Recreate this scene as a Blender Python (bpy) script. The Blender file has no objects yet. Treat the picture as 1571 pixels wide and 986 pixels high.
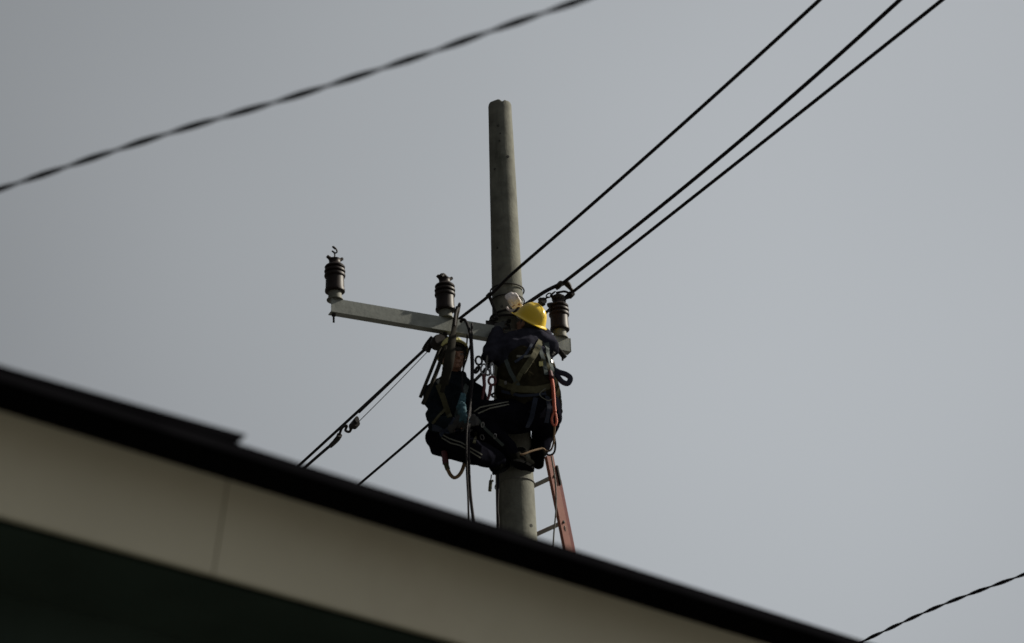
import bpy, bmesh, math, random
from mathutils import Vector, Matrix, noise
from mathutils.bvhtree import BVHTree
random.seed(7)
R = math.radians
scn = bpy.context.scene
COL = scn.collection

# ------------------------------------------------------------------ camera
ELEV, YAW, ROLL = R(27), R(.09), R(2.3)
FPX, CW, CH = 4000.0, 1571.0, 986.0
CAM = Vector((0, -17.8, 1.6))
fw = Vector((math.sin(YAW)*math.cos(ELEV), math.cos(YAW)*math.cos(ELEV), math.sin(ELEV)))
r0 = Vector((math.cos(YAW), -math.sin(YAW), 0)); u0 = r0.cross(fw)
rt = r0*math.cos(ROLL) - u0*math.sin(ROLL); up = u0*math.cos(ROLL) + r0*math.sin(ROLL)
cd = bpy.data.cameras.new('camera'); cam = bpy.data.objects.new('camera', cd); COL.objects.link(cam)
M = Matrix((rt, up, -fw)).transposed().to_4x4(); M.translation = CAM
cam.matrix_world = M
cd.sensor_width = 36; cd.lens = 36*FPX/CW; cd.clip_start = .1; cd.clip_end = 6000
cd.dof.use_dof = True; cd.dof.focus_distance = 23.2; cd.dof.aperture_fstop = 2.9
scn.camera = cam

# ------------------------------------------------------------------ world and sun
SUN_AZ, SUN_EL = R(72), R(34)          # azimuth measured from +Y towards +X
w = bpy.data.worlds.new('World'); scn.world = w; w.use_nodes = True
nt = w.node_tree; nt.nodes.clear()
N = nt.nodes.new; L = nt.links.new
out = N('ShaderNodeOutputWorld'); bg = N('ShaderNodeBackground'); bg.inputs['Strength'].default_value = .1
sky = N('ShaderNodeTexSky'); sky.sky_type = 'NISHITA'; sky.sun_disc = False
sky.sun_elevation = SUN_EL; sky.sun_rotation = SUN_AZ; sky.dust_density = 4; sky.air_density = 1
tc = N('ShaderNodeTexCoord'); nz = N('ShaderNodeTexNoise'); nz.inputs['Scale'].default_value = 3.2; nz.inputs['Detail'].default_value = 2
rmp = N('ShaderNodeMapRange'); rmp.inputs[1].default_value = .3; rmp.inputs[2].default_value = .7
rmp.inputs[3].default_value = .93; rmp.inputs[4].default_value = 1.05
cl = N('ShaderNodeRGB'); cl.outputs[0].default_value = (4.12, 4.30, 4.42, 1)   # even veil of high cloud
ml = N('ShaderNodeMix'); ml.data_type = 'RGBA'; ml.blend_type = 'MULTIPLY'; ml.inputs[0].default_value = 1
mx = N('ShaderNodeMix'); mx.data_type = 'RGBA'; mx.inputs[0].default_value = .88
L(tc.outputs['Generated'], nz.inputs['Vector']); L(nz.outputs['Fac'], rmp.inputs[0])
L(cl.outputs[0], ml.inputs[6]); L(rmp.outputs[0], ml.inputs[7])
L(sky.outputs[0], mx.inputs[6]); L(ml.outputs[2], mx.inputs[7])
# hazy sky: brighter round the veiled sun, dimmer on the far side
dt = N('ShaderNodeVectorMath'); dt.operation = 'DOT_PRODUCT'
dt.inputs[1].default_value = (math.sin(SUN_AZ)*math.cos(SUN_EL), math.cos(SUN_AZ)*math.cos(SUN_EL), math.sin(SUN_EL))
gr = N('ShaderNodeValToRGB'); gr.color_ramp.interpolation = 'B_SPLINE'
for p_, v_ in ((.35, .14), (.60, .45), (.75, .62), (.88, .78), (1, 1)):
    e_ = gr.color_ramp.elements.new(p_); e_.color = (v_, v_, v_, 1)
gr.color_ramp.elements.remove(gr.color_ramp.elements[0]); gr.color_ramp.elements.remove(gr.color_ramp.elements[-1])
sc_ = N('ShaderNodeMath'); sc_.operation = 'MULTIPLY_ADD'; sc_.inputs[1].default_value = .5; sc_.inputs[2].default_value = .5
m3 = N('ShaderNodeMix'); m3.data_type = 'RGBA'; m3.blend_type = 'MULTIPLY'; m3.inputs[0].default_value = 1
gn = N('ShaderNodeMath'); gn.operation = 'MULTIPLY'; gn.inputs[1].default_value = 1.36
L(tc.outputs['Generated'], dt.inputs[0]); L(dt.outputs['Value'], sc_.inputs[0]); L(sc_.outputs[0], gr.inputs[0]); L(gr.outputs[0], gn.inputs[0])
L(mx.outputs[2], m3.inputs[6]); L(gn.outputs[0], m3.inputs[7])
# broad bright patch added to the sky; its falloff partly imitates lens vignetting
gd = (fw + rt*((1050-CW/2)/FPX) - up*((620-CH/2)/FPX)).normalized()
d2 = N('ShaderNodeVectorMath'); d2.operation = 'DOT_PRODUCT'; d2.inputs[1].default_value = gd
nr_ = N('ShaderNodeVectorMath'); nr_.operation = 'NORMALIZE'
a1 = N('ShaderNodeMath'); a1.operation = 'MULTIPLY_ADD'; a1.inputs[1].default_value = 1/.0437; a1.inputs[2].default_value = -1/.0437
a2 = N('ShaderNodeMath'); a2.operation = 'EXPONENT'
a3 = N('ShaderNodeMath'); a3.operation = 'MULTIPLY_ADD'; a3.inputs[1].default_value = .41; a3.inputs[2].default_value = .615
m4 = N('ShaderNodeMix'); m4.data_type = 'RGBA'; m4.blend_type = 'MULTIPLY'; m4.inputs[0].default_value = 1
L(tc.outputs['Generated'], nr_.inputs[0]); L(nr_.outputs[0], d2.inputs[0]); L(d2.outputs['Value'], a1.inputs[0]); L(a1.outputs[0], a2.inputs[0]); L(a2.outputs[0], a3.inputs[0])
L(m3.outputs[2], m4.inputs[6]); L(a3.outputs[0], m4.inputs[7])
L(m4.outputs[2], bg.inputs['Color']); L(bg.outputs[0], out.inputs['Surface'])
sd = bpy.data.lights.new('sun', 'SUN'); sd.energy = 5.0; sd.angle = R(.6); sd.color = (1, .93, .8)
so = bpy.data.objects.new('sun', sd); COL.objects.link(so)
sdir = Vector((math.sin(SUN_AZ)*math.cos(SUN_EL), math.cos(SUN_AZ)*math.cos(SUN_EL), math.sin(SUN_EL)))
so.rotation_euler = sdir.to_track_quat('Z', 'Y').to_euler()
vs = scn.view_settings; vs.view_transform = 'Standard'; vs.look = 'None'; vs.exposure = .3; vs.gamma = 1; vs.use_curve_mapping = False

# ------------------------------------------------------------------ survey helpers (real depth is always given)
def ray(x, y): return fw + rt*((x-CW/2)/FPX) - up*((y-CH/2)/FPX)
def at(x, y, Y): d = ray(x, y); return CAM + d*((Y-CAM.y)/d.y)
def atz(x, y, Z): d = ray(x, y); return CAM + d*((Z-CAM.z)/d.z)
def inplane(x, y, p, n): d = ray(x, y); return CAM + d*((p-CAM).dot(n)/d.dot(n))

# ------------------------------------------------------------------ materials
def mat(name, col, rough=.7, metal=0, var=.15, scale=12, bump=.0, bscale=60, col2=None, spec=.5, coord='Object', stain=None):
    m = bpy.data.materials.new(name); m.use_nodes = True; t = m.node_tree; p = t.nodes['Principled BSDF']
    p.inputs['Roughness'].default_value = rough; p.inputs['Metallic'].default_value = metal
    p.inputs['Specular IOR Level'].default_value = spec
    tcn = t.nodes.new('ShaderNodeTexCoord'); n = t.nodes.new('ShaderNodeTexNoise')
    n.inputs['Scale'].default_value = scale; n.inputs['Detail'].default_value = 6; n.inputs['Roughness'].default_value = .6
    t.links.new(tcn.outputs[coord], n.inputs['Vector'])
    cr = t.nodes.new('ShaderNodeValToRGB'); cr.color_ramp.elements[0].position = .3; cr.color_ramp.elements[1].position = .7
    c2 = col2 or col
    cr.color_ramp.elements[0].color = (*[c*(1-var) for c in col], 1); cr.color_ramp.elements[1].color = (*[min(1, c*(1+var)) for c in c2], 1)
    t.links.new(n.outputs['Fac'], cr.inputs[0]); src = cr.outputs[0]
    if stain:
        sc, amt, scol = stain
        mp = t.nodes.new('ShaderNodeMapping'); mp.inputs['Scale'].default_value = sc
        n2 = t.nodes.new('ShaderNodeTexNoise'); n2.inputs['Scale'].default_value = 1; n2.inputs['Detail'].default_value = 8; n2.inputs['Roughness'].default_value = .65
        r2 = t.nodes.new('ShaderNodeMapRange'); r2.inputs[1].default_value = .5; r2.inputs[2].default_value = .68; r2.inputs[4].default_value = amt
        mm = t.nodes.new('ShaderNodeMix'); mm.data_type = 'RGBA'; mm.inputs[7].default_value = (*scol, 1)
        t.links.new(tcn.outputs[coord], mp.inputs[0]); t.links.new(mp.outputs[0], n2.inputs['Vector']); t.links.new(n2.outputs['Fac'], r2.inputs[0])
        t.links.new(r2.outputs[0], mm.inputs[0]); t.links.new(src, mm.inputs[6]); src = mm.outputs[2]
    t.links.new(src, p.inputs['Base Color'])
    if bump:
        b = t.nodes.new('ShaderNodeBump'); b.inputs['Strength'].default_value = bump; b.inputs['Distance'].default_value = .01
        n3 = t.nodes.new('ShaderNodeTexNoise'); n3.inputs['Scale'].default_value = bscale; n3.inputs['Detail'].default_value = 5
        t.links.new(tcn.outputs[coord], n3.inputs['Vector']); t.links.new(n3.outputs['Fac'], b.inputs['Height']); t.links.new(b.outputs[0], p.inputs['Normal'])
    return m
CONC = mat('concrete', (.142, .144, .122), .9, var=.3, scale=9, bump=.2, bscale=60, stain=((7, 7, .9), .75, (.045, .045, .034)), spec=.2)
HOLE = mat('hole_dark', (.012, .012, .012), .9)
GALV = mat('galvanised_steel', (.205, .217, .197), .5, .25, var=.14, scale=16, bump=.12, bscale=25, stain=((5, 5, 14), .5, (.13, .135, .115)))
RUST = mat('dark_steel', (.026, .023, .022), .7, .2, var=.3, scale=30, spec=.2)
GALD = mat('weathered_galvanising', (.13, .133, .11), .7, var=.2, scale=30)
PORC = mat('brown_porcelain', (.014, .008, .007), .5, var=.25, scale=20, spec=.2)
BLKW = mat('black_cable', (.010, .008, .010), .7, var=.1, scale=3, spec=.15)
YEL = mat('yellow_plastic', (.72, .50, .03), .28, var=.05, scale=8, spec=.5)
YELP = mat('pale_yellow_plastic', (.60, .56, .24), .35, var=.05, scale=8)
SKIN = mat('skin', (.28, .145, .095), .55, var=.1, scale=20, bump=.1)
HAIR = mat('hair', (.012, .009, .008), .6)
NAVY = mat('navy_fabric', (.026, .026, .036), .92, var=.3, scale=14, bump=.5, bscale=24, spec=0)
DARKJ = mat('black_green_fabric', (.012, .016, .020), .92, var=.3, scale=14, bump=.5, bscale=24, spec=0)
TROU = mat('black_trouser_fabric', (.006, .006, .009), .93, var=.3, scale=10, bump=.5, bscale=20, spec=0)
OLIVE = mat('olive_vest_fabric', (.024, .021, .013), .92, var=.3, scale=22, bump=.5, bscale=30, spec=0)
WEB = mat('olive_webbing', (.08, .075, .042), .85, var=.2, scale=40, spec=.2)
WEBG = mat('grey_green_webbing', (.065, .08, .078), .85, var=.2, scale=40, spec=.2)
WEBN = mat('navy_webbing', (.024, .032, .055), .8, var=.2, scale=40, spec=.3)
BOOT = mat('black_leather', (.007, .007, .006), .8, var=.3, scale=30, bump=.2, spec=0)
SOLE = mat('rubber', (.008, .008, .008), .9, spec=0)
GLOV = mat('white_cotton_glove', (.80, .74, .74), .9, var=.06, scale=30, bump=.5, bscale=60)
GLVD = mat('grey_work_glove', (.03, .03, .03), .85, var=.2, scale=30, bump=.3)
REFL = mat('pale_stripe', (.14, .14, .115), .7, var=.1, scale=40)
BUCK = mat('bright_metal', (.30, .30, .31), .4, .7)
ORNG = mat('orange_webbing', (.50, .11, .06), .6, var=.12, scale=30, bump=.2)
MARO = mat('maroon_grip', (.09, .014, .018), .5, var=.2, scale=30)
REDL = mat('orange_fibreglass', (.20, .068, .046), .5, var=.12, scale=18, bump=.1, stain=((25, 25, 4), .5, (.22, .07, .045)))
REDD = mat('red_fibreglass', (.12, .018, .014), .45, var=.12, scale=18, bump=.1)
ALUM = mat('aluminium', (.30, .29, .27), .45, .5, var=.15, scale=25)
ROPE = mat('grey_rope', (.13, .125, .115), .9, var=.25, scale=60)
ROPEB = mat('brown_rope', (.20, .13, .07), .9, var=.25, scale=50)
BLUE = mat('blue_cloth', (.03, .085, .11), .9, var=.3, scale=40, bump=.5)
ROD = mat('rubber_hose', (.020, .018, .013), .85, var=.3, scale=20, spec=.1)
FASC = mat('beige_panel', (.62, .59, .465), .6, var=.05, scale=1.6, bump=.04, bscale=5, stain=((2.5, 2.5, 2.5), .3, (.50, .43, .33)))
BLKR = mat('black_metal_sheet', (.005, .005, .006), .9, var=.2, scale=5, spec=.0)
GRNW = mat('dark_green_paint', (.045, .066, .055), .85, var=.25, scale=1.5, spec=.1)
ROOFM = mat('roof_sheet', (.05, .05, .05), .7, var=.2, scale=3)
GRND = mat('concrete_ground', (.065, .063, .058), .95, var=.15, scale=.8, bump=.3, bscale=12, coord='Object', stain=((.4, .4, .4), .4, (.13, .13, .12)))

# ------------------------------------------------------------------ object helpers
ORI = {}
def tag(o, label, cat, group=None, kind=None):
    if label: o['label'] = label
    if cat: o['category'] = cat
    if group: o['group'] = group
    if kind: o['kind'] = kind
    return o
def thing(name, loc, label, cat, group=None):
    o = bpy.data.objects.new(name, None); COL.objects.link(o); o.location = loc; o.empty_display_size = .1
    ORI[o.name] = Vector(loc); return tag(o, label, cat, group)
def obj(name, bm, m, parent=None, smooth=True, label=None, base=None):
    """bm in world metres -> ONE mesh object; its origin at the thing's origin"""
    me = bpy.data.meshes.new(name)
    org = ORI[parent.name] if parent else Vector(base or (0, 0, 0))
    bm.normal_update()
    bmesh.ops.translate(bm, verts=bm.verts, vec=-org)
    if smooth:
        for f in bm.faces: f.smooth = True
        for e in bm.edges:
            if len(e.link_faces) == 2 and e.calc_face_angle(0) > R(40): e.smooth = False
    bm.to_mesh(me); bm.free(); me.materials.append(m)
    o = bpy.data.objects.new(name, me); COL.objects.link(o)
    if parent: o.parent = parent
    else: o.location = org
    ORI[o.name] = org
    if label: o['label'] = label
    return o
def frame(z, hint=Vector((0, 0, 1))):
    z = z.normalized(); x = hint.cross(z)
    if x.length < 1e-4: x = Vector((1, 0, 0)).cross(z)
    x.normalize(); return x, z.cross(x).normalized(), z
def smoothpath(P, n=8):
    P = [Vector(p) for p in P]
    if len(P) < 3: return P
    Q = [P[0]*2-P[1]] + P + [P[-1]*2-P[-2]]; o = []
    for i in range(1, len(Q)-2):
        for k in range(n):
            t = k/n; a, b, c, d = Q[i-1:i+3]
            o.append(.5*((2*b)+(c-a)*t+(2*a-5*b+4*c-d)*t*t+(3*b-a-3*c+d)*t**3))
    return o+[P[-1]]
def tube(bm, P, r, seg=10, smooth=True, closed=False, flat=1.0, hint=None, n=8):
    """round (or flattened) tube through points; r a number or list per resampled fraction"""
    if smooth and not closed: P = smoothpath(P, n)
    P = [Vector(p) for p in P]; N_ = len(P); rings = []
    prev = None
    for i, p in enumerate(P):
        a = P[(i-1) % N_] if (closed or i > 0) else P[i]; b = P[(i+1) % N_] if (closed or i < N_-1) else P[i]
        t = (b-a).normalized()
        if hint is not None:
            x = Vector(hint) - t*Vector(hint).dot(t); x.normalize()
        elif prev is None: x = frame(t)[0]
        else: x = prev - t*prev.dot(t); x.normalize()
        prev = x; y = t.cross(x)
        rr = r if not isinstance(r, (list, tuple)) else r[0]+(r[-1]-r[0])*i/(N_-1) if len(r) == 2 else r[min(len(r)-1, round(i/(N_-1)*(len(r)-1)))]
        rings.append([bm.verts.new(p + x*(rr*math.cos(2*math.pi*k/seg)*flat) + y*(rr*math.sin(2*math.pi*k/seg))) for k in range(seg)])
    M_ = N_ if closed else N_-1
    for i in range(M_):
        A, B = rings[i], rings[(i+1) % N_]
        for k in range(seg): bm.faces.new((A[k], A[(k+1) % seg], B[(k+1) % seg], B[k]))
    if not closed:
        bm.faces.new(rings[0][::-1]); bm.faces.new(rings[-1])
    return bm
def lathe(bm, c, ax, prof, seg=28, cap=True):
    x, y, z = frame(Vector(ax)); c = Vector(c); rings = []
    for h, r in prof: rings.append([bm.verts.new(c+z*h+(x*math.cos(2*math.pi*k/seg)+y*math.sin(2*math.pi*k/seg))*r) for k in range(seg)])
    for A, B in zip(rings, rings[1:]):
        for k in range(seg): bm.faces.new((A[k], A[(k+1) % seg], B[(k+1) % seg], B[k]))
    if cap: bm.faces.new(rings[0][::-1]); bm.faces.new(rings[-1])
    return bm
def box(bm, c, x, y, z, s, bev=0):
    c = Vector(c); v = []
    for k in (-1, 1):
        for j in (-1, 1):
            for i in (-1, 1): v.append(bm.verts.new(c+x*(i*s[0]/2)+y*(j*s[1]/2)+z*(k*s[2]/2)))
    fs = [bm.faces.new([v[i] for i in q]) for q in ((0, 2, 3, 1), (4, 5, 7, 6), (0, 1, 5, 4), (2, 6, 7, 3), (0, 4, 6, 2), (1, 3, 7, 5))]
    if bev: bmesh.ops.bevel(bm, geom=list({e for f in fs for e in f.edges}), offset=bev, segments=2, affect='EDGES')
    return bm
def extrude_profile(bm, prof, p0, d, n, length):
    """prof: (a, z) pairs, closed; swept along d from p0"""
    Z = Vector((0, 0, 1))
    A = [bm.verts.new(p0+n*a+Z*z) for a, z in prof]; B = [bm.verts.new(p0+d*length+n*a+Z*z) for a, z in prof]
    k = len(prof)
    for i in range(k): bm.faces.new((A[i], A[(i+1) % k], B[(i+1) % k], B[i]))
    bm.faces.new(A[::-1]); bm.faces.new(B); bmesh.ops.recalc_face_normals(bm, faces=bm.faces); return bm
BM = bmesh.new
X3, Y3, Z3 = Vector((1, 0, 0)), Vector((0, 1, 0)), Vector((0, 0, 1))

# ------------------------------------------------------------------ ground
bm = BM(); bmesh.ops.create_grid(bm, x_segments=8, y_segments=8, size=2500)
tag(obj('ground', bm, GRND, smooth=False), None, None, kind='structure')

# ------------------------------------------------------------------ house with the eave in the foreground
def atd(x, y, D): return CAM + ray(x, y)*D
E0 = atd(0, 575, 6.0); d = atz(1310, 986, E0.z)-E0; d.z = 0; d.normalize(); nn = Vector((-d.y, d.x, 0))
hb = E0 + d*6 + nn*3; hb.z = 0
house = thing('house', hb, 'house with black roof edge, beige fascia and dark green wall filling the lower left', 'house')
S0 = E0 - d*2.5; LEN = 15.0; HD = 6.0
def t_of(px, off=Vector()):                          # distance along the eave where the photo column px falls
    lo, hi = -3, 30
    for _ in range(50):
        m = (lo+hi)/2; p = E0+off+d*m-CAM
        if CW/2+FPX*p.dot(rt)/p.dot(fw) < px: lo = m
        else: hi = m
    return lo
OV = .17; mn = (E0-CAM).cross(d); DZ = -OV*nn.dot(mn)/mn.z
tj = t_of(350, nn*(OV+.012)+Z3*(DZ-.086)); ts = t_of(354)
# OV: the thin roof sheet overhangs the fascia by this much
def sh_(pr_): return [(a_+OV, z_+DZ) for a_, z_ in pr_]
ff = sh_([(.012, -.086), (.030, -.086), (.086, -.323), (.068, -.323)])
for i, (a, b) in enumerate(((-2.5, tj-.0025), (tj+.0025, tj+5.2), (tj+5.203, 12.5))):
    obj('fascia', extrude_profile(BM(), ff, E0+d*a, d, nn, b-a), FASC, house, smooth=False)
obj('fascia_backing', extrude_profile(BM(), sh_([(.034, -.09), (.06, -.09), (.114, -.319), (.090, -.319)]), E0-d*2.49, d, nn, LEN-.02), BLKR, house, smooth=False)
obj('roof_edge', extrude_profile(BM(), [(-.03, 0), (OV+.06, .03), (OV+.06, DZ-.083), (OV+.01, DZ-.083), (-.024, -.008), (-.024, -.03), (-.032, -.03)], S0, d, nn, LEN), BLKR, house)
# the left sheet laps over the right one and lifts a little at its end
bm = BM(); Z = Z3
pa, pb = E0-d*2.5, E0+d*ts
vv = []
for q, lift in ((pa, .002), (E0, .005), (E0+d*ts*.5, .015), (pb, .026)):
    vv.append([bm.verts.new(q+nn*-.034+Z*.001), bm.verts.new(q+nn*-.036+Z*lift), bm.verts.new(q+nn*.2+Z*(lift+.04)), bm.verts.new(q+nn*.2+Z*.032)])
tip = pb+d*.02
for A, B in zip(vv, vv[1:]):
    for k in range(4): bm.faces.new((A[k], A[(k+1) % 4], B[(k+1) % 4], B[k]))
bm.faces.new(vv[0]); 
T = [bm.verts.new(tip+nn*-.036+Z*.024), bm.verts.new(tip+nn*-.036+Z*.027), bm.verts.new(tip+nn*.2+Z*.067), bm.verts.new(tip+nn*.2+Z*.064)]
for k in range(4): bm.faces.new((vv[-1][k], vv[-1][(k+1) % 4], T[(k+1) % 4], T[k]))
bm.faces.new(T); bmesh.ops.recalc_face_normals(bm, faces=bm.faces)
obj('roof_flashing', bm, BLKR, house, smooth=False)
obj('roof', extrude_profile(BM(), [(OV+.062, -.03), (OV+.062, .028), (HD/2, .22), (HD, .028), (HD, -.03)], S0+d*.003, d, nn, LEN-.006), ROOFM, house, smooth=False)
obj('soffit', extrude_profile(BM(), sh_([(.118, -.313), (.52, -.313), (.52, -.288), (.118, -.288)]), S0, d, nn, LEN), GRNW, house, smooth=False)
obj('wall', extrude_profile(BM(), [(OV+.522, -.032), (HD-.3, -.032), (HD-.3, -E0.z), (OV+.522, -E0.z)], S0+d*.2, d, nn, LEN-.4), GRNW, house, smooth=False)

# ------------------------------------------------------------------ utility pole
def pr(z): return .0925 + (12.62-z)*.0152
pole = thing('utility_pole', (0, 0, 0), 'tall grey round concrete pole with steel crossarm that two workers are climbing', 'utility pole')
bm = BM(); seg = 48; rings = []
# shaft
zs = [0]+[i*.5 for i in range(1, 20)]+[9.6+i*.06 for i in range(50)]
for z in [q for q in zs if q < 12.592]+[12.592]:
    rings.append([bm.verts.new(Vector((math.cos(2*math.pi*k/seg), math.sin(2*math.pi*k/seg), 0))*(pr(z)+.0015*noise.noise(Vector((math.cos(2*math.pi*k/seg)*2, math.sin(2*math.pi*k/seg)*2, z*3))))+Vector((0, 0, z))) for k in range(seg)])
for h, s in ((.012, .995), (.022, .965), (.027, .90), (.029, .5), (.028, .15)):
    row = []
    for k in range(seg):
        a = 2*math.pi*k/seg; zz = 12.592+h
        zz += .006*noise.noise(Vector((math.cos(a)*3, math.sin(a)*3, 5)))*(1 if s > .4 else .5)
        da = abs((a-R(285)+math.pi) % (2*math.pi)-math.pi)
        if s > .8: zz -= .022*math.exp(-(da/.16)**2)
        row.append(bm.verts.new((math.cos(a)*pr(zz)*s, math.sin(a)*pr(zz)*s, zz)))
    rings.append(row)
for A, B in zip(rings, rings[1:]):
    for k in range(seg): bm.faces.new((A[k], A[(k+1) % seg], B[(k+1) % seg], B[k]))
bm.faces.new(rings[-1])
shaft = obj('pole_shaft', bm, CONC, pole)
def onpole(px, py):
    """nearest point of the shaft on the sight line, and its outward normal"""
    dd = ray(px, py); 
    lo = 16.5; p = CAM+dd*lo
    for i in range(4000):
        p = CAM+dd*(lo+i*.001*1.0)
        if math.hypot(p.x, p.y) <= pr(p.z): break
    nrm = Vector((p.x, p.y, 0)).normalized(); return Vector((nrm.x*pr(p.z), nrm.y*pr(p.z), p.z)), nrm
for px, py, s in ((756, 174, .009), (784, 235, .012), (759, 259, .009), (763, 380, .008), (770, 470, .009), (778, 705, .01), (815, 806, .013), (765, 190, .006), (763, 205, .007)):
    dd = ray(px, py); p, nr = onpole(px, py)
    x, y, z = frame(nr)
    obj('bolt_hole', lathe(BM(), p-nr*.004, nr, [(0, s*1.05), (.006, s), (.0062, s*.6), (.002, s*.5)], 14), HOLE, shaft)
def ring(c, r, tr, tilt=(0, 0), n=48, seg=8, flat=1):
    bm = BM(); P = []
    for k in range(n):
        a = 2*math.pi*k/n; P.append(Vector(c)+Vector((math.cos(a)*r, math.sin(a)*r, tilt[0]*math.cos(a)*r+tilt[1]*math.sin(a)*r)))
    return tube(bm, P, tr, seg, closed=True, hint=None)
zr = at(775, 446, 0).z
obj('wire_band', ring((0, 0, zr-.005), pr(zr)+.012, .006), RUST, pole)
zr2 = at(775, 463, 0).z
obj('wire_band', ring((0, 0, zr2), pr(zr2)+.009, .005), RUST, pole)
zr3 = at(780, 745, 0).z
obj('wire_band', ring((0, 0, zr3), pr(zr3)+.005, .004, (.05, 0)), ROPE, pole)

# crossarm: a steel channel bolted to the near side of the pole
AY = R(25); ad = Vector((math.cos(AY), math.sin(AY), 0)); an = Vector((math.sin(AY), -math.cos(AY), 0))   # an: towards the camera
zA = at(780, 517, -.17).z
AC = an*(pr(zA)+.036); AC.z = zA
def along(px):
    lo, hi = -3, 3
    for _ in range(50):
        m = (lo+hi)/2; p = AC+ad*m-CAM
        if CW/2+FPX*p.dot(rt)/p.dot(fw) < px: lo = m
        else: hi = m
    return lo
sL, sR = along(506), along(872)
AH, AW, TH = .112, .066, .007
bm = BM(); mid = AC+ad*((sL+sR)/2); ln = sR-sL
# C section, web to the camera
prof = [(0, -AH/2), (AW, -AH/2), (AW, -AH/2+TH), (TH, -AH/2+TH), (TH, AH/2-TH), (AW, AH/2-TH), (AW, AH/2), (0, AH/2)]
crossarm = obj('crossarm', extrude_profile(BM(), prof, AC+ad*sL+an*(AW/2), ad, -an, ln), GALV, pole, smooth=False)
# end plate on the right, folded down, with the worn light patch
obj('end_cap', box(BM(), AC+ad*(sR+.004), ad, an, Z3, (.006, AW*1.02, AH*1.02), .001), GALV, crossarm, smooth=False)
for s, c in ((sL+.03, 1), (along(683), 0), (along(862), 1)):
    p = AC+ad*s
    bm = BM(); lathe(bm, p-Z3*(AH/2+.07), Z3, [(0, .008), (.07, .008)], 10)
    lathe(bm, p-Z3*(AH/2+.018), Z3, [(0, .017), (.014, .017)], 6); obj('bolt', bm, RUST, crossarm, smooth=False)
b = BM(); P_ = [at(842, 524, -.02), at(856, 536, -.04), at(867, 549, -.03)]; tube(b, P_, .02, 8, flat=.5)
obj('brace', b, RUST, crossarm)
# clamp that holds the arm to the pole: U-bolt, plate, nuts
obj('pole_clamp', ring((0, 0, zA+.075), pr(zA)+.012, .010), RUST, pole)
obj('pole_clamp', ring((0, 0, zA-.02), pr(zA)+.012, .010), RUST, pole)
for px, py, yy in ((752, 493, -.2), (760, 490, -.22), (770, 497, -.2), (779, 494, -.2), (752, 512, -.24), (765, 507, -.22)):
    p = at(px, py, yy); bm = BM(); lathe(bm, p-an*.05, an, [(0, .009), (.09, .009)], 8); lathe(bm, p+an*.012, an, [(0, .018), (.016, .018)], 6)
    obj('bolt', bm, RUST, crossarm, smooth=False)
for px_, tl in ((487, (.10, 0)), (494, (-.06, .05)), (604, (.05, .25))):
    zq = at(779, px_, 0).z; obj('lashing', ring((0, 0, zq), pr(zq)+.016, .0085, tl), RUST, pole)
bm = BM(); box(bm, at(764, 499, -.2), ad, an, Z3, (.2, .012, .05), .002); obj('clamp_plate', bm, RUST, crossarm)
# knobbed bracket on the left flank of the pole
bm = BM(); tube(bm, [at(750, 452, -.12), at(756, 468, -.12), at(763, 486, -.12)], [.014, .01], 8, hint=an); lathe(bm, at(750, 453, -.12)-an*.02, an, [(0, .018), (.04, .018)], 10)
obj('side_bracket', bm, RUST, pole)

# insulators
def insulator(s, ears=True):
    base = AC+ad*s+Z3*(AH/2+.001)
    b = BM(); lathe(b, base, Z3, [(0, .062), (.006, .062), (.008, .052), (.06, .049), (.085, .05)])
    ib = obj('insulator', b, GALD, pole)
    prof = [(.066, .05), (.066, .064), (.072, .074), (.085, .075), (.10, .070), (.19, .068), (.196, .077), (.206, .079), (.214, .077), (.219, .064), (.228, .064), (.233, .077), (.243, .079), (.25, .076), (.255, .063), (.263, .063), (.268, .074), (.277, .076), (.286, .07), (.296, .052), (.31, .043), (.33, .043), (.342, .046), (.35, .03)]
    obj('porcelain_body', lathe(BM(), base, Z3, prof), PORC, ib)
    b = BM()
    for sg in (-1, 1):
        tube(b, [base+ad*(.02*sg)+Z3*.335, base+ad*(.045*sg)+Z3*.35, base+ad*(.062*sg)+Z3*.362], [.016, .012], 8)
    obj('wire_saddle', b, PORC, ib)
    return base, ib
sI = (along(514), along(684), along(860))
B1, I1 = insulator(sI[0]); B2, I2 = insulator(sI[1]); B3, I3 = insulator(sI[2])
# curled tie wire on the far left insulator
b = BM(); P = []
for i in range(34):
    t = i/33; a = t*2*math.pi*1.6
    P.append(B1+Z3*(.35+.05*min(1, t*3)+.022*math.sin(a)*(1-.3*t)+.03*t)+ad*(.018*math.cos(a*1.1)*min(1, t*4)-.004)+an*(.02*t))
tube(b, P, .0062, 6, smooth=False); obj('tie_wire', b, RUST, I1)
# lump of tie wire and clamp on the middle one
b = BM(); tube(b, [B2+ad*-.03+Z3*.352, B2+ad*-.01+Z3*.372, B2+ad*.02+Z3*.355], [.024, .012], 8); obj('tie_wire', b, RUST, I2)
b = BM(); tube(b, [B3+ad*-.085+Z3*.27, B3+ad*-.06+Z3*.285, B3+ad*.0+Z3*.30], [.022, .012], 8)
P = [B3+ad*.02+Z3*.33, B3+ad*.045+Z3*.37, B3+ad*.06+Z3*.34, B3+ad*.05+Z3*.3]
tube(b, P, .005, 6); lathe(b, B3+Z3*.33, Z3, [(0, .05), (.03, .052), (.045, .03)], 12); obj('tie_wire', b, RUST, I3)

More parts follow.
